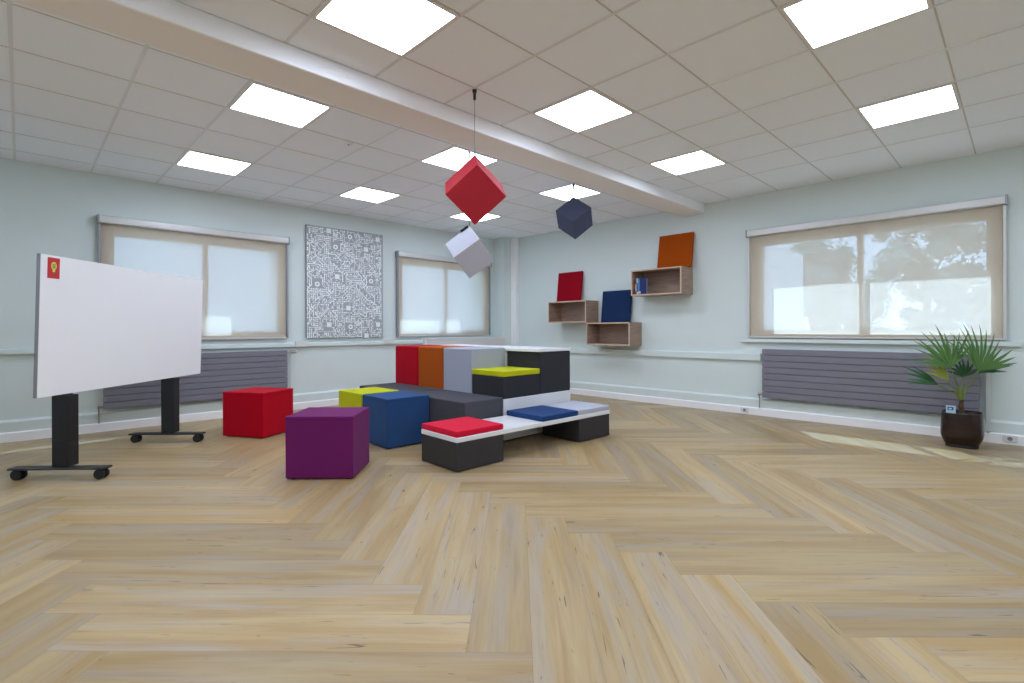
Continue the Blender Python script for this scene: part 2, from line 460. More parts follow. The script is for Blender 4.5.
def blind(axis, s0, s1, label, seed):
    fm = frame_map(axis)
    r = empty('roller_blind', fm((s0 + s1) / 2, -0.03, 1.0)); tag(r, label, 'blind', 'roller blinds')
    inv = Matrix.Translation(-r.location)
    def part(name, bm, m, wn=False, smooth=False):
        bmesh.ops.transform(bm, matrix=inv, verts=bm.verts); return new_obj(name, bm, m, r, wn=wn, smooth=smooth)
    bm = bmesh.new(); wbox(bm, axis, s0 - .012, s1 + .012, -.095, 0.0, 2.335, 2.42, 0.012); part('cassette', bm, ALU, wn=True)
    for a in (s0 - .012, s1):     # end caps
        bm = bmesh.new(); wbox(bm, axis, a - .004, a + .016, -.098, -.001, 2.328, 2.425, 0.004); part('end_cap', bm, ALUD)
    for a0, a1 in ((s0 - .006, s0 + .018), (s1 - .018, s1 + .006)):
        bm = bmesh.new(); wbox(bm, axis, a0, a1, -.060, -.001, 1.012, 2.335, 0.003); part('side_rail', bm, ALUD if axis == 'y' else ALU)
    bm = bmesh.new(); wbox(bm, axis, s0 + .018, s1 - .018, -.058, -.001, 1.012, 1.034, 0.003); part('bottom_rail', bm, ALU)
    # slightly billowing screen cloth
    rnd = random.Random(seed); ph = [rnd.uniform(0, 6.28) for _ in range(6)]
    bm = bmesh.new(); NX, NZ = 60, 24; g = []
    za, zb = 1.036, 2.345
    for i in range(NX + 1):
        col = []
        for j in range(NZ + 1):
            s = s0 + .020 + (s1 - s0 - .040) * i / NX; z = za + (zb - za) * j / NZ
            e = math.sin(math.pi * i / NX) ** .5 * (1 - (j / NZ)) * math.sin(math.pi * min(1, j / NZ * 1.0 + .12))
            d = -.036 + .011 * e * (math.sin(3.1 * s + ph[0] + 1.1 * z) + .6 * math.sin(6.3 * s + ph[1]) + .3 * math.sin(11 * s + ph[2] - 3 * z))
            col.append(bm.verts.new(fm(s, d, z)))
        g.append(col)
    for i in range(NX):
        for j in range(NZ): bm.faces.new((g[i][j], g[i + 1][j], g[i + 1][j + 1], g[i][j + 1]))
    part('screen_cloth', bm, BLINDM, smooth=True)
    bm = bmesh.new(); wbox(bm, axis, s0 + .022, s1 - .022, -.043, -.029, 1.034, 1.062, 0.003); part('hem_bar', bm, HEM)
    return r
HEM = mat('hem_cloth', srgb(196, 184, 168), rough=0.8)
blind('y', 0.625, 2.675, 'beige roller blind behind the whiteboard, on the first left-wall window', 1)
blind('y', 4.435, 6.475, 'beige roller blind on the smaller-looking window near the corner', 2)
blind('x', 0.125, 2.548, 'wide beige roller blind on the right wall, its lower half sunlit', 3)

# ------------------------------------------------------------------ outside: eaves, cladded building, tree, ground
bm = bmesh.new()
box(bm, X0 - 1.0, 7.82, Y0 - 1.0, 8.06, 3.05, 3.2)
tag(new_obj('roof', bm, CEIL), kind='structure')
bm = bmesh.new(); quad(bm, [(-40, -40, -.16), (60, -40, -.16), (60, 60, -.16), (-40, 60, -.16)])
tag(new_obj('ground', bm, mat('gravel', srgb(150, 148, 140), rough=1, var=.2, vscale=4)), kind='structure')
CLAD = mat('white_cladding', srgb(225, 230, 235), rough=0.6)
bm = bmesh.new()
for k in range(56):
    z = -.15 + k * .09
    x0, x1, y0 = -6, 24, 12.0
    vs = [(x0, y0, z), (x1, y0, z), (x1, y0 + .02, z + .085), (x0, y0 + .02, z + .085)]
    quad(bm, vs); quad(bm, [(x0, y0 + .02, z + .085), (x1, y0 + .02, z + .085), (x1, y0, z + .09), (x0, y0, z + .09)])
box(bm, -6, 24, 12.03, 15, -.15, 4.9)
b1 = new_obj('building', bm, CLAD); tag(b1, 'pale cladded building seen through the left-wall blinds', 'building')
bm = bmesh.new()
for k in range(36):
    z = -.15 + k * .09
    quad(bm, [(12, 4.15, z), (12.02, 4.15, z + .085), (12.02, 9, z + .085), (12, 9, z)]); quad(bm, [(12.02, 4.15, z + .085), (12, 4.15, z + .09), (12, 9, z + .09), (12.02, 9, z + .085)])
box(bm, 12.03, 15, 4.15, 9, -.15, 3.1)
o = new_obj('annex_building', bm, CLAD); tag(o, 'low pale annex outside, behind the left end of the sunlit blind', 'building')

FOL = mat('tree_foliage', srgb(108, 138, 128), rough=0.7, var=.4, vscale=2)
TRK = mat('tree_bark', srgb(80, 70, 60), rough=.95, var=.3, vscale=20)
def tree(x, y, h, crown, label, seed, n=1500):
    r = empty('tree', (x, y, -.16)); tag(r, label, 'tree')
    rnd = random.Random(seed)
    bm = bmesh.new(); tube(bm, [(0, 0, 0), (.05, .02, h * .35), (0, .06, h * .75)], [.14, .11, .05], 10)
    for k in range(7):
        a = rnd.uniform(0, 6.28); z = h * rnd.uniform(.28, .6)
        tube(bm, [(0, .03, z), (math.cos(a) * crown * .45, math.sin(a) * crown * .45, z + .5), (math.cos(a) * crown * .8, math.sin(a) * crown * .8, z + 1.0)], [.05, .035, .012], 6)
    new_obj('trunk', bm, TRK, r)
    bm = bmesh.new()
    cl = [(rnd.uniform(-.6, .6) * crown, rnd.uniform(-1, 1) * crown * (1 - .2 * t_), .3 + (h - .6) * t_, rnd.uniform(.14, .32)) for t_ in [k / 61 for k in range(62)]]
    for c in cl:       # leafy masses, roughened, with loose leaves around them
        g = bmesh.ops.create_icosphere(bm, subdivisions=3, radius=c[3])
        for v in g['verts']:
            v.co = v.co * (1 + rnd.uniform(-.16, .16)) + Vector(c[:3])
            v.co.z = max(v.co.z, .15)
    for k in range(n):
        c = rnd.choice(cl); d = Vector((rnd.gauss(0, 1), rnd.gauss(0, 1), rnd.gauss(0, 1))).normalized()
        p = Vector(c[:3]) + d * c[3] * rnd.uniform(.9, 1.9); p.z = max(p.z, .2)
        a = Vector((rnd.gauss(0, 1), rnd.gauss(0, 1), rnd.gauss(0, 1))).normalized(); b = a.orthogonal().normalized()
        s = rnd.uniform(.06, .12)
        quad(bm, [p - a * s, p + b * s * .5, p + a * s, p - b * s * .5])
    new_obj('foliage', bm, FOL, r)
tree(16.8, 4.35, 4.0, 1.25, 'leafy tree outside, showing through the wide blind left of its mullion', 5, 6500)
tree(20.6, 2.15, 4.95, 1.6, 'leafy tree outside, showing through the right half of the wide blind', 12, 8000)
# ------------------------------------------------------------------ radiators
def radiator(axis, s0, s1, z0, z1, label, n=8):
    fm = frame_map(axis)
    r = empty('radiator', fm((s0 + s1) / 2, -.06, z0)); tag(r, label, 'radiator', 'panel radiators')
    inv = Matrix.Translation(-r.location)
    def part(name, bm, m, wn=False):
        bmesh.ops.transform(bm, matrix=inv, verts=bm.verts); return new_obj(name, bm, m, r, wn=wn)
    pit = (z1 - z0) / n
    for k in range(n):
        bm = bmesh.new(); wbox(bm, axis, s0, s1, -.105, -.085, z0 + k * pit + .003, z0 + (k + 1) * pit - .003, 0.0035); part('panel_tube', bm, RADM)
    for a0, a1 in ((s0 + .012, s0 + .060), (s1 - .060, s1 - .012)):
        bm = bmesh.new(); wbox(bm, axis, a0, a1, -.086, -.045, z0 + .004, z1 - .004); part('header_tube', bm, RADM)
    bm = bmesh.new(); wbox(bm, axis, s0 + .06, s1 - .06, -.085, -.070, z0 + .01, z1 - .012); part('convector', bm, RADM)
    for k in range(3):
        a = s0 + (s1 - s0) * (.15 + .35 * k); bm = bmesh.new(); wbox(bm, axis, a - .02, a + .02, -.07, -.001, z0 + .05, z1 - .06)
        part('wall_bracket', bm, RADM)
    return r, part, fm
r1, part1, fm1 = radiator('y', 0.655, 2.65, 0.255, 0.852, 'dark grey panel radiator under the left-wall window, behind the whiteboard')
bm = bmesh.new(); tube(bm, [fm1(2.65, -.075, .822), fm1(2.70, -.075, .822)], .010, 8); tube(bm, [fm1(2.70, -.075, .822), fm1(2.72, -.075, .822), fm1(2.775, -.075, .822)], [.018, .024, .022], 12)
part1('valve', bm, BRASS)
bm = bmesh.new(); tube(bm, [fm1(2.70, -.075, .812), fm1(2.70, -.06, .70), fm1(2.70, -.06, .10)], .008, 8); part1('pipe', bm, PIPE)
bm = bmesh.new(); tube(bm, [fm1(.655, -.075, .28), fm1(.61, -.075, .28)], [.012, .020], 10); tube(bm, [fm1(.62, -.075, .28), fm1(.62, -.065, .16), fm1(.62, -.065, .10)], .008, 8); part1('drain_valve', bm, BRASS)
r3, part3, fm3 = radiator('x', 0.312, 2.36, 0.245, 0.872, 'dark grey panel radiator on the right wall behind the potted palm')
bm = bmesh.new(); tube(bm, [fm3(2.36, -.075, .285), fm3(2.42, -.075, .285)], [.012, .020], 10); tube(bm, [fm3(2.405, -.075, .28), fm3(2.405, -.065, .16), fm3(2.405, -.065, .10)], .007, 8); part3('drain_valve', bm, BRASS)
bm = bmesh.new(); wbox(bm, 'x', .232, .272, -.055, -.002, .10, .84, .006); part3('pipe_cover', bm, PIPE)
bm = bmesh.new(); tube(bm, [fm3(.312, -.075, .84), fm3(.25, -.075, .84)], .010, 8); tube(bm, [fm3(.27, -.075, .84), fm3(.21, -.075, .84)], [.022, .020], 12); part3('valve', bm, BRASS)

# ------------------------------------------------------------------ sockets
def socket(axis, s, z, w, h, d, label, name='wall_socket', base=0.0):
    fm = frame_map(axis)
    r = empty(name, fm(s, -base, z)); tag(r, label, 'socket')
    inv = Matrix.Translation(-r.location)
    bm = bmesh.new(); wbox(bm, axis, s - w / 2, s + w / 2, -base - d, -base, z - h / 2, z + h / 2, .003)
    bmesh.ops.transform(bm, matrix=inv, verts=bm.verts); new_obj('cover_plate', bm, SOCK, r)
    for k in ((-.5, .5) if w > .12 else (0,)):
        bm = bmesh.new()
        c = Vector(fm(s + k * w * .5, -base - d, z)); o = Vector(fm(s + k * w * .5, -base - d - .002, z))
        tube(bm, [c, o], min(w * (.2 if w > .12 else .34), h * .3), 16)
        bmesh.ops.transform(bm, matrix=inv, verts=bm.verts); new_obj('outlet', bm, SOCKD if w < .12 else SOCK, r)
socket('y', 2.86, .935, .16, .085, .02, 'white double socket on the left-wall trunking beside the radiator valve', base=.045)
socket('y', 4.27, .945, .19, .085, .02, 'white double socket on the left-wall trunking under the circuit canvas', base=.045)
socket('x', 2.60, .052, .10, .06, .008, 'small socket in the right-wall skirting near the radiator drain end', base=.045)
socket('x', 0.10, .056, .105, .065, .008, 'small socket in the skirting right of the potted palm', base=.045)

# ------------------------------------------------------------------ circuit canvas
def canvas():
    s0, s1, z0, z1 = 2.94, 4.172, 1.012, 2.652
    r = empty('canvas_print', ((s0 + s1) / 2, LW, z0)); tag(r, 'tall grey canvas print covered in white circuit-board tracks', 'picture')
    inv = Matrix.Translation(-r.location)
    G = mat('canvas_grey', srgb(164, 171, 174), rough=.8, var=.03, vscale=90)
    GE = mat('canvas_side', srgb(150, 156, 160), rough=.8)
    Wm = mat('print_white', srgb(250, 252, 253), rough=.8)
    bm = bmesh.new(); box(bm, s0, s1, LW - .045, LW - .002, z0, z1, .004)
    bm.normal_update()
    for f in bm.faces: f.material_index = 0 if f.normal.y < -.7 else 1
    bmesh.ops.transform(bm, matrix=inv, verts=bm.verts); new_obj('stretched_canvas', bm, [G, GE], r)
    rnd = random.Random(21)
    y = LW - .0458
    bm = bmesh.new()
    C = .0280; NX = int((s1 - s0) / C); NZ = int((z1 - z0) / C)
    occ = set()
    def P(i, j): return Vector((s0 + (i + .5) * C, y, z0 + (j + .5) * C))
    def seg(a, b, w):
        d = (b - a); 
        if d.length < 1e-6: return
        d.normalize(); n = Vector((-d.z, 0, d.x)) * w / 2; a = a - d * w / 2; b = b + d * w / 2
        quad(bm, [a + n, b + n, b - n, a - n][::-1])
    def ring(c, ro, ri, n=10):
        o_ = [bm.verts.new(c + Vector((math.cos(t) * ro, 0, math.sin(t) * ro))) for t in [6.2832 * k / n for k in range(n)]]
        if ri <= 0: bm.faces.new(o_); return
        i_ = [bm.verts.new(c + Vector((math.cos(t) * ri, 0, math.sin(t) * ri))) for t in [6.2832 * k / n for k in range(n)]]
        for k in range(n): bm.faces.new((o_[k], o_[(k + 1) % n], i_[(k + 1) % n], i_[k]))
    def sq(c, w):
        quad(bm, [c + Vector((-w, 0, -w)), c + Vector((w, 0, -w)), c + Vector((w, 0, w)), c + Vector((-w, 0, w))])
    chips = [(140, 85), (247, 113), (404, 125), (173, 168), (335, 178), (181, 322), (364, 344), (85, 362), (238, 486), (141, 572), (249, 584), (405, 574), (337, 632)]
    for n_, (px, py) in enumerate(chips):
        u = (px - 37) / 400; top = 55 + u * 45; v = (py - top) / (640 - top)
        # nearer edge of the canvas is stretched by the oblique view
        u = u * (1 + .06 * (1 - u)); c = Vector((s0 + u * (s1 - s0), y, z1 - v * (z1 - z0)))
        big = n_ in (0, 2, 4, 5, 8, 9, 11, 12)
        c.y -= .0024
        if big: sq(c, .036)
        else: ring(c, .038, .016, 12)
        ci, cj = int((c.x - s0) / C), int((c.z - z0) / C)
        for a in range(-2, 3):
            for b in range(-2, 3): occ.add((ci + a, cj + b))
        for k in range(6):   # small satellite pads
            t = 6.28 * k / 6 + .3
            if rnd.random() < .6: ring(c + Vector((math.cos(t) * .062, -.0022, math.sin(t) * .062)), .010, .004, 8)
    D8 = [(1, 0), (1, 1), (0, 1), (-1, 1), (-1, 0), (-1, -1), (0, -1), (1, -1)]
    tries = 0
    while tries < 1900:
        tries += 1
        i, j = rnd.randrange(NX), rnd.randrange(NZ)
        if (i, j) in occ: continue
        d = rnd.choice([0, 2, 2, 4, 6, 6]); path = [(i, j)]; occ.add((i, j))
        target = rnd.choice([2, 3, 4, 6, 9, 14])
        while len(path) < target:
            if rnd.random() < .40: d = (d + rnd.choice([-1, 1])) % 8
            ok = False
            for dd in (d, (d + 1) % 8, (d - 1) % 8):
                q = (path[-1][0] + D8[dd][0], path[-1][1] + D8[dd][1])
                if 0 <= q[0] < NX and 0 <= q[1] < NZ and q not in occ:
                    d = dd; ok = True; break
            if not ok: break
            path.append(q); occ.add(q)
        w = rnd.choice([.0065, .0075, .009, .014])
        for n_s, (a, b) in enumerate(zip(path, path[1:])):
            lift = Vector((0, -.0004 * (n_s % 2) - .00025 * rnd.random(), 0)); seg(P(*a) + lift, P(*b) + lift, w)
        for e in (path[0], path[-1]):
            k = rnd.random()
            if k < .55: ring(P(*e) + Vector((0, -.0009 - .001 * rnd.random(), 0)), .0125, .0055, 8)
            elif k < .8: ring(P(*e) + Vector((0, -.0009 - .001 * rnd.random(), 0)), .0105, 0, 8)
    bm.normal_update()
    for f in bm.faces:
        if f.normal.y > 0: f.normal_flip()
    bmesh.ops.transform(bm, matrix=inv, verts=bm.verts); new_obj('circuit_print', bm, Wm, r)
canvas()

# ------------------------------------------------------------------ cube poufs
def pouf(x, y, th, w, d, h, fab, label):
    r = empty('cube_pouf', (x, y, 0), th); tag(r, label, 'pouf', 'cube poufs')
    bm = bmesh.new(); box(bm, 0, w, 0, d, .010, h, .007, 3)
    new_obj('body', bm, fab, r, wn=True)
    bm = bmesh.new()      # stitched seam just under the top
    for a, b in (((-.0015, -.0015), (w + .0015, -.0015)), ((w + .0015, -.0015), (w + .0015, d + .0015)), ((w + .0015, d + .0015), (-.0015, d + .0015)), ((-.0015, d + .0015), (-.0015, -.0015))):
        tube(bm, [(a[0], a[1], h - .016), (b[0], b[1], h - .016)], .0028, 6)
    new_obj('seam', bm, fab, r)
    for i, j in ((.05, .05), (w - .05, .05), (w - .05, d - .05), (.05, d - .05)):
        bm = bmesh.new(); cyl(bm, (i, j, 0), (i, j, .011), .022, 14); new_obj('foot', bm, BLACKM, r)
pouf(1.428, 3.914, -.760, .512, .460, .480, F_PUR, 'purple fabric cube pouf, nearest of the cubes')
pouf(1.796, 5.538, .530, .466, .515, .477, F_RED, 'red fabric cube pouf standing alone beside the whiteboard foot')
pouf(2.468, 4.205, -.02, .474, .500, .477, F_BLUE, 'blue fabric cube pouf against the charcoal platform seat')
pouf(2.488, 4.738, .035, .448, .485, .477, F_LIME, 'lime green fabric cube pouf right behind the blue cube')

# ------------------------------------------------------------------ modular seating
r = empty('low_bench', (2.458, 3.138, 0), -.029); tag(r, 'low white-topped bench on two dark box supports', 'bench')
BL = 2.006; BD = .514
BX('seat_slab', (0, BL, 0, BD, .236, .276), WHITE, r, bev=.004, seg=1)
for a0, a1 in ((.002, .500), (BL - .500, BL - .002)):
    o = BX('box_support', (a0, a1, .002, BD - .002, .008, .236), DARKB, r, bev=.004, seg=1); 
    for i in (a0 + .05, a1 - .05):
        for j in (.05, BD - .05):
            bm = bmesh.new(); cyl(bm, (i, j, 0), (i, j, .009), .02, 12); new_obj('foot', bm, BLACKM, o)
cs, sn = math.cos(-.029), math.sin(-.029)
def bench_pt(a, b): return (2.458 + a * cs - b * sn, 3.138 + a * sn + b * cs, .276)
def flat_cushion(a0, a1, fab, label):
    r = empty('seat_cushion', bench_pt(a0, .0), -.029); tag(r, label, 'cushion', 'flat seat cushions')
    BX('cover', (0, a1 - a0, .004, BD - .006, .0005, .050), fab, r, bev=.007, seg=3)
    bm = bmesh.new(); w, d = a1 - a0, BD - .006
    P4 = [(.0, .004), (w, .004), (w, d), (0, d)]
    for p, q in zip(P4, P4[1:] + P4[:1]): tube(bm, [(p[0], p[1], .026), (q[0], q[1], .026)], .0025, 6)
    new_obj('zip_seam', bm, fab, r)
flat_cushion(.002, .500, F_REDC, 'bright red flat cushion on the near end of the white bench')
flat_cushion(.988, 1.492, F_BLUEC, 'blue flat cushion in the middle of the white bench')
flat_cushion(1.499, 2.003, F_GREYC, 'pale grey flat cushion on the far end of the white bench')

r = empty('platform_seat', (2.956, 3.660, 0)); tag(r, 'long charcoal upholstered platform seat in front of the coloured backrest blocks', 'seat')
BX('upholstery', (0, .504, 0, 2.032, .012, .450), DARKP, r, bev=.012, seg=3)
bm = bmesh.new()
for y in (.0, 1.004, 2.008):
    if 0 < y < 2: tube(bm, [(-.001, y, .03), (-.001, y, .447), (.02, y, .4512), (.497, y, .4512)], .002, 6)
new_obj('seam', bm, DARKP, r)
for i in (.05, .45):
    for j in (.06, 1.0, 1.95):
        bm = bmesh.new(); cyl(bm, (i, j, 0), (i, j, .013), .02, 12); new_obj('foot', bm, BLACKM, r)

r = empty('white_plinth', (3.466, 3.660, 0)); tag(r, 'white box plinth carrying the dark seat cubes and backrest blocks', 'plinth')
BX('carcass', (0, 1.060, 0, 2.032, .015, .430), WHITE, r, bev=.003, seg=1)
BX('recessed_base', (.03, 1.02, .03, 1.98, 0, .015), DARKB, r)

def block(name, x0, x1, y0, y1, z0, z1, fab, label, cat, group=None, bev=.012):
    r = empty(name, ((x0 + x1) / 2, (y0 + y1) / 2, z0)); tag(r, label, cat, group)
    w, d, h = (x1 - x0) / 2, (y1 - y0) / 2, z1 - z0
    BX('body', (-w, w, -d, d, .0005, h), fab, r, bev=bev, seg=3)
    bm = bmesh.new(); P4 = [(-w, -d), (w, -d), (w, d), (-w, d)]
    for p, q in zip(P4, P4[1:] + P4[:1]): tube(bm, [(p[0], p[1], h - bev * 1.3), (q[0], q[1], h - bev * 1.3)], .0015, 6)
    new_obj('seam', bm, fab, r)
block('backrest_block', 3.464, 3.974, 4.162, 4.668, .430, .926, F_GREY, 'light grey backrest block next to the lime cushion', 'backrest', 'backrest blocks', .016)
block('backrest_block', 3.464, 3.974, 4.676, 5.178, .430, .926, F_ORG, 'orange backrest block between the grey and red blocks', 'backrest', 'backrest blocks', .016)
block('backrest_block', 3.464, 3.974, 5.186, 5.700, .430, .926, F_RED, 'red backrest block at the far left end of the row', 'backrest', 'backrest blocks', .016)
block('seat_block', 3.464, 4.000, 3.660, 4.156, .430, .652, CHAR, 'low black seat block under the lime cushion', 'seat', None, .008)
block('seat_cushion', 3.464, 4.002, 3.657, 4.156, .653, .709, F_LIME, 'lime green flat cushion on the low black seat block', 'cushion', 'flat seat cushions', .008)
block('tall_block', 4.006, 4.526, 3.662, 4.172, .430, .884, CHAR, 'tall black upholstered block on the plinth, right of the lime cushion', 'block', None, .012)
r = empty('white_counter', (3.98, 3.656, .43)); tag(r, 'white counter unit with a thin top running along behind the blocks', 'counter')
BX('top_panel', (.0, .552, 0, 2.036, .456, .488), WHITE, r, bev=.004, seg=1)
BX('carcass', (.0, .547, .520, 2.030, .0005, .456), WHITE, r, bev=.003, seg=1)

# white slatted cabinet standing behind the seating, below the far window
r = empty('tambour_cabinet', (4.70, 6.80, 0)); tag(r, 'low white slatted cabinet behind the seating, below the far left window', 'cabinet')
BX('carcass', (0, 1.83, .0, .09, .03, .985), WHITE, r, bev=.003, seg=1)
BX('top_board', (-.003, 1.833, -.012, .093, .972, .992), WHITE, r, bev=.002, seg=1)
bm = bmesh.new()
for k in range(30): box(bm, .03, 1.78, -.010, .0, .06 + k * .030, .06 + k * .030 + .026)
new_obj('shutter', bm, mat('tambour_slats', srgb(222, 222, 220), rough=.5), r)
BX('recessed_base', (.02, 1.81, .01, .08, 0, .03), DARKB, r)

# ------------------------------------------------------------------ whiteboard
T = Vector((.67597, .73693, 0)); Nn = Vector((.73693, -.67597, 0)); A = Vector((.204, 5.160, 0)); SP = 1.312
r = empty('mobile_whiteboard', A + T * (SP / 2)); tag(r, 'large white mobile whiteboard on two black castor legs', 'whiteboard')
inv = Matrix.Translation(-r.location)
MB = Matrix(((T.x, Nn.x, 0, A.x), (T.y, Nn.y, 0, A.y), (0, 0, 1, 0), (0, 0, 0, 1)))   # local (t, n, z)
W2 = inv @ MB
def wpart(name, bm, m, parent, wn=False):
    bmesh.ops.transform(bm, matrix=W2, verts=bm.verts); bmesh.ops.recalc_face_normals(bm, faces=bm.faces)
    return new_obj(name, bm, m, parent, wn=wn)
t0, t1, zb, zt = -.245, 1.742, .653, 1.690
def lean(bm):
    for v in bm.verts: v.co.y += .030 * (v.co.z - zb) / (zt - zb)
bm = bmesh.new(); box(bm, t0, t1, .030, .058, zb, zt, .002, 1); lean(bm); bd = wpart('board_core', bm, BEDGE, r)
bm = bmesh.new(); box(bm, t0 + .001, t1 - .001, .0582, .0605, zb + .001, zt - .001); lean(bm); wpart('writing_surface', bm, WHITEB, r)
SR = mat('sticker_red', srgb(206, 40, 44), rough=.5); SY = mat('sticker_yellow', srgb(226, 214, 96), rough=.5); SG = mat('sticker_grey', srgb(90, 96, 74), rough=.5)
bm = bmesh.new(); box(bm, -.190, -.088, .0607, .0617, 1.520, 1.672); lean(bm); stk = wpart('sticker', bm, SR, r); stk['label'] = 'small red sticker with a yellow light bulb'
def flat_disc(bm, c, rx, rz, n=24, yy=.062, zmin=None):
    bm.faces.new([bm.verts.new((c[0] + math.cos(k * 6.2832 / n) * rx, yy, c[1] + math.sin(k * 6.2832 / n) * rz)) for k in range(n)])
bm = bmesh.new(); flat_disc(bm, (-.138, 1.612), .024, .030)
bm.faces.new([bm.verts.new(p) for p in ((-.150, .0620, 1.590), (-.126, .0620, 1.590), (-.128, .0620, 1.566), (-.148, .0620, 1.566))])
lean(bm); wpart('bulb_glass', bm, SY, stk)
bm = bmesh.new()
for k in range(3): box(bm, -.146, -.130, .0620, .0626, 1.562 - k * .007, 1.567 - k * .007)
for a in (-.146, -.130): box(bm, a - .002, a + .002, .0624, .0630, 1.592, 1.626)
box(bm, -.146, -.130, .0624, .0630, 1.622, 1.626)
lean(bm); wpart('filament', bm, SG, stk)
bm = bmesh.new(); box(bm, -.140, -.136, .0624, .0630, 1.600, 1.614)
lean(bm); wpart('bulb_cap', bm, SG, stk)
for tc in (.062, SP + .006):
    bm = bmesh.new(); box(bm, tc - .050, tc + .050, -.062, .064, .090, .640, .004, 1)
    co = wpart('column', bm, BLACKM, r)
    bm = bmesh.new(); box(bm, tc - .040, tc + .040, -.030, .028, .60, 1.20, .003, 1); wpart('inner_post', bm, BLACKM, co)
    bm = bmesh.new(); box(bm, tc - .16, tc + .16, -.010, .0285, 1.12, 1.19); lean(bm); wpart('mount_plate', bm, BLACKM, co)
    bm = bmesh.new()
    tf = tc - .045
    box(bm, tf - .045, tf + .045, -.36, .36, .078, .092, .004, 1); ft = wpart('foot_bar', bm, BLACKM, r)
    for q in (-.308, .308):
        for wd in (-.020, .020):
            bm = bmesh.new(); tube(bm, [(tf + wd - .013, q, .039), (tf + wd - .010, q, .039), (tf + wd + .010, q, .039), (tf + wd + .013, q, .039)], [.030, .039, .039, .030], 24); wpart('caster_wheel', bm, RUBBER, ft)
        bm = bmesh.new(); box(bm, tf - .007, tf + .007, q - .022, q + .022, .03, .079, .003, 1); wpart('caster_fork', bm, BLACKM, ft)

# ------------------------------------------------------------------ hanging cubes
def hang(name, centre, R, L, m, label, hookm=None):
    hookm = hookm or BLK
    r = empty(name, centre); tag(r, label, 'hanging cube', 'hanging cubes')
    M = Matrix(R).to_4x4()
    bm = bmesh.new(); box(bm, -L / 2, L / 2, -L / 2, L / 2, -L / 2, L / 2, .0025, 1, mat=M); new_obj('cube_body', bm, m, r)
    top = max((M @ Vector((a, b, c)) * (L / 2) for a in (-1, 1) for b in (-1, 1) for c in (-1, 1)), key=lambda v: v.z)
    C = Vector(centre); tp = C + top; hk = Vector((tp.x, tp.y, CH))
    bm = bmesh.new(); tube(bm, [top + Vector((0, 0, .0)), hk - C - Vector((0, 0, .02))], .0018, 6); new_obj('wire', bm, WIRE, r)
    bm = bmesh.new(); tube(bm, [hk - C, hk - C - Vector((0, 0, .012)), hk - C - Vector((0, 0, .03)), hk - C - Vector((0, 0, .075))], [.017, .017, .011, .010], 12); new_obj('ceiling_hook', bm, hookm, r)
    bm = bmesh.new(); tube(bm, [top + Vector((0, 0, .0)), top + Vector((0, 0, .05))], [.007, .006], 10); new_obj('wire_clamp', bm, WIRE, r)
    return r, M, top
R_red = ((.3545, -.7813, -.5137), (-.7141, .1284, -.6882), (.6036, .6108, -.5124))
R_gry = ((.5662, .2478, -.7861), (-.5846, .7931, -.171), (.5811, .5564, .5939))
R_nav = ((.6998, -.088, -.7089), (-.3554, .8179, -.4524), (.6197, .5686, .5411))
hang('hanging_cube', (2.367, 2.799, 2.155), R_red, .305, CARD_R, 'large red cube hanging from the ceiling by its corner')
rg, Mg, tg = hang('hanging_cube', (3.157, 3.816, 1.893), R_gry, .30, FELT_G, 'light grey felt cube hanging just below the red cube', SOCK)
bm = bmesh.new()
e = (Mg.to_3x3() @ Vector((-1, 0, 0)))
box(bm, -.045, .045, -.014, .014, -.012, .012, .003, 1)
q = Vector((1, 0, 0)).rotation_difference(e).to_matrix().to_4x4(); q.translation = tg + e * .06 + Vector((0, 0, .006))
bmesh.ops.transform(bm, matrix=q, verts=bm.verts); new_obj('clip', bm, BLK, rg)
hang('hanging_cube', (4.80, 3.814, 2.479), R_nav, .30, FELT_N, 'small navy felt cube hanging in front of a ceiling light')

# ------------------------------------------------------------------ wall box shelves, leaning panels, books
SX = 6.563
def shelf(y0, y1, z0, z1, label):
    r = empty('box_shelf', (RW, (y0 + y1) / 2, z0)); tag(r, label, 'shelf', 'oak box shelves')
    w = (y1 - y0) / 2; h = z1 - z0; d = RW - SX; t = .020
    def board(nm, dims, m_):
        o = BX(nm, dims, [m_, OAKE], r, bev=.0015, seg=1)
        for f in o.data.polygons: f.material_index = 1 if f.normal.x < -.7 else 0
    board('bottom_board', (-d, -.001, -w, w, 0, t), OAK)
    board('top_board', (-d, -.001, -w, w, h - t, h), OAK)
    for s in (-1, 1):
        a, b = sorted((s * w, s * (w - t))); board('side_board', (-d, -.001, a, b, t, h - t), OAKV)
    BX('back_board', (-.014, -.001, -w + t, w - t, t, h - t), OAK, r)
OAKE = mat('oak_edge_band', srgb(206, 180, 154), rough=.5)
OAKV = wood_mat('oak_veneer_upright', srgb(146, 120, 104), srgb(178, 152, 134), 'X')
shelf(4.985, 5.803, 1.236, 1.600, 'oak box shelf on the left, with the dark red panel on top')
shelf(4.168, 4.981, .874, 1.232, 'lowest oak box shelf, with the navy panel on top')
shelf(3.335, 4.142, 1.625, 2.006, 'highest oak box shelf, holding books, with the orange panel on top')

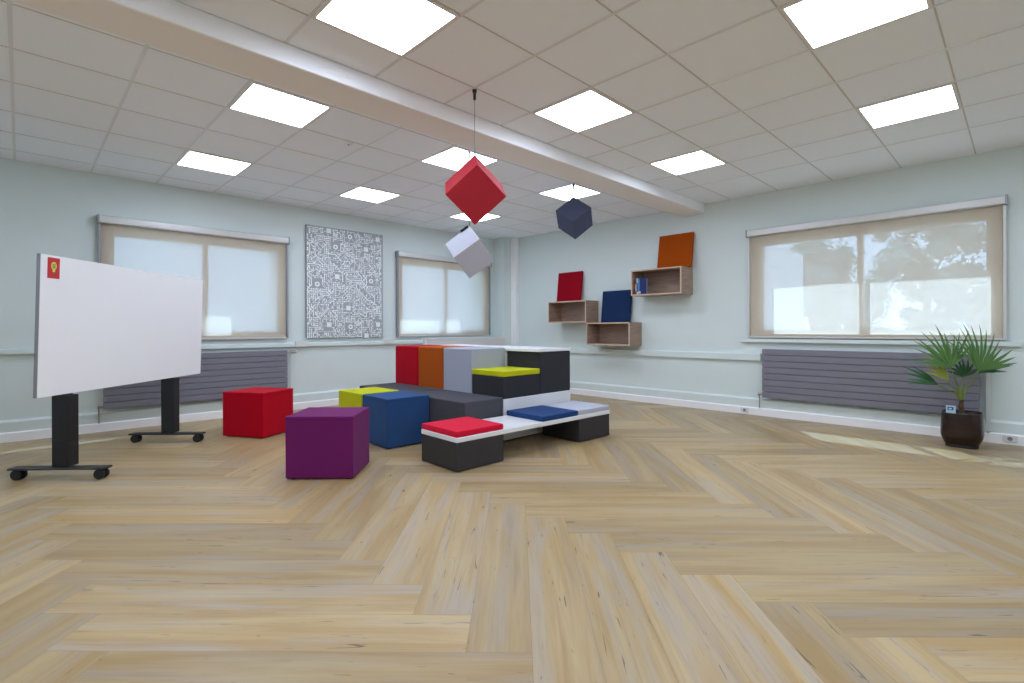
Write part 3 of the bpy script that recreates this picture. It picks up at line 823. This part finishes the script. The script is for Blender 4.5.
def leaning(y0, y1, z0, h, foot, roll, fab, label):
    t = .05; w = (y1 - y0)
    r = empty('fabric_panel', (RW - foot, (y0 + y1) / 2, z0)); tag(r, label, 'panel', 'fabric panels on the shelves')
    a = math.asin(min(.9, (foot - t - .006) / h)) if foot > t else 0
    M = Matrix.Rotation(a, 4, 'Y')
    bm = bmesh.new(); box(bm, 0, t, -w / 2, w / 2, 0, h, .009, 3, mat=M)
    lift = -min(v.co.z for v in bm.verts) + .001
    bmesh.ops.translate(bm, vec=(0, 0, lift), verts=bm.verts)
    new_obj('cover', bm, fab, r, wn=True)
    bm = bmesh.new(); P4 = [(t / 2, -w / 2, .0), (t / 2, w / 2, 0), (t / 2, w / 2, h), (t / 2, -w / 2, h)]
    for p, q in zip(P4, P4[1:] + P4[:1]): tube(bm, [M @ Vector(p), M @ Vector(q)], .0025, 6)
    bmesh.ops.translate(bm, vec=(0, 0, lift), verts=bm.verts)
    new_obj('seam', bm, fab, r)
leaning(5.288, 5.812, 1.600, .522, .115, 0, F_REDP, 'dark red square fabric panel leaning on the wall on the left shelf')
leaning(4.325, 4.860, 1.232, .515, .115, 0, F_NAVY, 'navy blue square fabric panel leaning on the wall on the lowest shelf')
leaning(3.300, 3.830, 2.006, .510, .140, 0, F_ORGP, 'rust orange square fabric panel leaning on the wall on the highest shelf')

PAGE = mat('book_pages', srgb(225, 220, 208), rough=.9)
def book(y0, y1, x0, x1, h, cm, label, rot=0.0, art=None):
    r = empty('book', ((x0 + x1) / 2, (y0 + y1) / 2, 1.6455), rot); tag(r, label, 'book', 'books in the highest shelf')
    w, d = (x1 - x0) / 2, (y1 - y0) / 2
    bm = bmesh.new()
    if d < w:   # stands edge on, spine towards the room
        box(bm, -w, w, -d, -d + .002, 0, h); box(bm, -w, w, d - .002, d, 0, h); box(bm, -w, -w + .002, -d + .002, d - .002, 0, h)
        pg = (-w + .003, w - .004, -d + .002, d - .002)
    else:       # cover faces the room
        box(bm, -w, -w + .002, -d, d, 0, h); box(bm, w - .002, w, -d, d, 0, h); box(bm, -w + .002, w - .002, d - .002, d, 0, h)
        pg = (-w + .002, w - .002, -d + .004, d - .003)
    new_obj('cover', bm, cm, r)
    bm = bmesh.new(); box(bm, *pg, .003, h - .003); new_obj('page_block', bm, PAGE, r)
    if art:
        for nm, dims, m in art:
            bm = bmesh.new(); box(bm, *dims); new_obj(nm, bm, m, r)
BK1 = mat('book_maroon', srgb(104, 44, 60), rough=.4); BK2 = mat('book_white', srgb(214, 206, 210), rough=.4)
BK3 = mat('book_blue', srgb(18, 40, 104), rough=.3, var=.5, vscale=14); CY = mat('book_cyan', srgb(46, 130, 196), rough=.3)
book(4.075, 4.098, 6.615, 6.775, .215, BK1, 'maroon book at the left end of the highest shelf', 0, [('spine_label', (-.0812, -.0801, -.008, .008, .05, .16), BK2)])
book(4.050, 4.073, 6.610, 6.770, .245, BK2, 'white-spined book between the maroon and blue books', 0, [('spine_label', (-.0812, -.0801, -.009, .009, .04, .17), BK1)])
book(3.885, 4.042, 6.590, 6.612, .235, BK3, 'dark blue book facing the room in the highest shelf', -.10, [('cover_stripe', (-.0121, -.0111, .045, .074, .05, .228), CY), ('cover_badge', (-.0121, -.0111, .030, .074, .012, .045), BK2)])

# ------------------------------------------------------------------ potted palm
def palm():
    cx, cy = 6.455, .420
    r = empty('potted_palm', (cx, cy, 0)); tag(r, 'fan palm in a glossy dark brown pot by the right wall', 'plant')
    def sup(rx, ry, z, n=48, e=3.4):
        out = []
        for k in range(n):
            t = 6.2832 * k / n; c, s = math.cos(t), math.sin(t)
            out.append((math.copysign(abs(c) ** (2 / e), c) * rx, math.copysign(abs(s) ** (2 / e), s) * ry, z))
        return out
    def loft(bm, rings):
        R = [[bm.verts.new(p) for p in q] for q in rings]
        for a, b in zip(R, R[1:]):
            n = len(a)
            for k in range(n): bm.faces.new((a[k], a[(k + 1) % n], b[(k + 1) % n], b[k]))
        bm.faces.new(R[0][::-1]); return R
    prof = [(.124, .030), (.130, .036), (.150, .088), (.1555, .118), (.1565, .16), (.153, .24), (.147, .322), (.146, .330), (.138, .330), (.136, .30)]
    bm = bmesh.new(); R = loft(bm, [sup(a, a * 1.0, z) for a, z in prof]); bm.faces.new(R[-1]); new_obj('pot', bm, POT, r, smooth=True)
    bm = bmesh.new(); R = loft(bm, [sup(.120, .120, .0), sup(.123, .123, .0335)]); bm.faces.new(R[-1]); p_ = new_obj('pot_plinth', bm, POTB, r); p_['label'] = 'black plinth under the brown pot'
    bm = bmesh.new(); R = loft(bm, [sup(.132, .132, .302), sup(.10, .10, .312), sup(.04, .04, .318)]); bm.faces.new(R[-1]); new_obj('soil', bm, SOIL, r)
    rt = Vector((.7146, -.6995, 0)); fwd = Vector((.6995, .7146, 0)); up = Vector((0, 0, 1))
    D = (Vector((cx, cy, 0)) - Vector((0, 0, 0))).dot(fwd)
    def at(u, v, dd=0.0):   # a point of the plant, relative to its base
        dep = D + dd
        return Vector((0, 0, EYE)) + (fwd + rt * ((u - 512) / 501.8) + up * ((328.5 - v) / 501.8)) * dep - Vector((cx, cy, 0))
    crown = at(961.5, 401)
    base = Vector((crown.x * .6, crown.y * .6, .310))
    bm = bmesh.new(); tube(bm, [base, (base + crown) / 2 + Vector((.004, .004, 0)), crown], [.024, .022, .019], 12); new_obj('trunk', bm, BARK, r)
    rnd = random.Random(4)
    def fan(hub, axis, half, ln, n, m, facing, droop, dd):
        h = at(*hub, dd)
        pm = crown.lerp(h, .6) + Vector((0, 0, .01))
        bm = bmesh.new(); tube(bm, [crown + Vector((0, 0, -.02)), crown + (pm - crown) * .5 + Vector((0, 0, .03)), pm, h], [.010, .008, .006, .005], 6); pt = new_obj('petiole', bm, PETI, r)
        a = math.radians(axis)
        ax = (rt * math.sin(a) + up * math.cos(a))
        nrm = facing.normalized()                    # towards the viewer
        ax = (ax - nrm * ax.dot(nrm)).normalized(); sd = ax.cross(nrm).normalized()
        if sd.dot(rt * math.cos(a) - up * math.sin(a)) < 0: sd = -sd
        bm = bmesh.new()
        for k in range(n):
            q = -1 + 2 * k / (n - 1) + rnd.uniform(-.05, .05)
            th = math.radians(half * q); d = ax * math.cos(th) + sd * math.sin(th)
            w_ = (-ax * math.sin(th) + sd * math.cos(th))
            L_ = ln * (1 - .06 * abs(q)) * rnd.uniform(.82, 1.08); wd = .0165 * rnd.uniform(.85, 1.1)
            S = 7; rows = []
            dr = droop * rnd.uniform(.5, 1.6)
            for s in range(S + 1):
                f = s / S
                c = h + d * (L_ * f) + nrm * (.02 * math.sin(f * 3.0) + rnd.uniform(-.002, .002)) - up * (dr * L_ * f ** 3)
                ww = wd * min(1, .22 + 1.75 * f) * max(0.0, 1 - max(0, (f - .42) / .58)) ** .85 + .0006
                rows.append([bm.verts.new(c - w_ * ww + nrm * ww * .35), bm.verts.new(c), bm.verts.new(c + w_ * ww + nrm * ww * .35)])
            for p, q2 in zip(rows, rows[1:]):
                bm.faces.new((p[0], p[1], q2[1], q2[0])); bm.faces.new((p[1], p[2], q2[2], q2[1]))
        new_obj('fan_leaf', bm, m, r, smooth=True)
    V = -fwd
    fan((951, 369), -18, 60, .42, 13, LEAF, V + up * .25 - rt * .15, .02, -.06)
    fan((979, 372), 18, 62, .46, 14, LEAF, V + up * .2 + rt * .1, .02, -.10)
    fan((938, 386), -64, 22, .34, 5, LEAFD, V + up * .5, .0, .02)
    fan((948, 382), -38, 26, .26, 5, LEAFY, V * .9 + up * .3, .03, -.02)
    fan((963, 378), -4, 66, .22, 8, LEAFD, V + up * .2, .05, .05)
    fan((978, 374), 72, 14, .36, 4, LEAFD, V + up * .5, .03, .03)
palm()
r = empty('plant_card', (6.306, .490, .345)); tag(r, 'small blue and white card stuck in the front of the palm pot', 'card')
MC = Matrix.Rotation(math.radians(-12), 4, 'Z')
bm = bmesh.new(); box(bm, -.002, .002, -.036, .036, -.018, .054, mat=MC); new_obj('card_sheet', bm, mat('card_blue', srgb(166, 196, 222), rough=.5), r)
bm = bmesh.new()
box(bm, -.0032, -.0022, -.020, .024, .010, .040, mat=MC); new_obj('card_picture', bm, mat('card_dark', srgb(62, 70, 84), rough=.5), r)
bm = bmesh.new(); box(bm, -.0036, -.0031, -.008, .014, .018, .030, mat=MC); new_obj('card_detail', bm, mat('card_pale', srgb(206, 214, 222), rough=.5), r)

# ------------------------------------------------------------------ light from outside
w = bpy.data.worlds.new('World'); bpy.context.scene.world = w; w.use_nodes = True
bg = w.node_tree.nodes['Background']; bg.inputs['Color'].default_value = (.46, .68, 1.0, 1); bg.inputs['Strength'].default_value = 5.0
sd = bpy.data.lights.new('sun', 'SUN'); sd.energy = 41.0; sd.color = (.46, .70, 1.0); sd.angle = math.radians(.5)
so = link(bpy.data.objects.new('sun', sd))
sdir = Vector((-.82, -.575, -1.22)).normalized()
so.rotation_euler = sdir.to_track_quat('-Z', 'Y').to_euler(); so.location = (12, 11, 9)

# ------------------------------------------------------------------ camera
f_px, yaw, roll, cyp = 501.79, .7958, -.0030, 328.5
fw = Vector((math.cos(yaw), math.sin(yaw), 0)); rt = Vector((math.sin(yaw), -math.cos(yaw), 0)); up = Vector((0, 0, 1))
r2 = rt * math.cos(roll) + up * math.sin(roll); u2 = -rt * math.sin(roll) + up * math.cos(roll)
cd = bpy.data.cameras.new('camera'); cam = link(bpy.data.objects.new('camera', cd))
cd.sensor_width = 36; cd.sensor_fit = 'HORIZONTAL'; cd.lens = f_px / 1024 * 36
cd.shift_y = (cyp - 341.5) / 1024
cd.clip_start = .05; cd.clip_end = 200
M = Matrix(((r2.x, u2.x, -fw.x, 0), (r2.y, u2.y, -fw.y, 0), (r2.z, u2.z, -fw.z, EYE), (0, 0, 0, 1)))
cam.matrix_world = M
bpy.context.scene.camera = cam
sc = bpy.context.scene
sc.view_settings.view_transform = 'Standard'; sc.view_settings.look = 'None'
sc.view_settings.gamma = 1; sc.view_settings.exposure = 0.0; sc.view_settings.use_curve_mapping = False
sc.cycles.max_bounces = 10; sc.cycles.diffuse_bounces = 6; sc.cycles.transparent_max_bounces = 12
sc.cycles.sample_clamp_indirect = 6.0; sc.cycles.caustics_reflective = False; sc.cycles.caustics_refractive = False
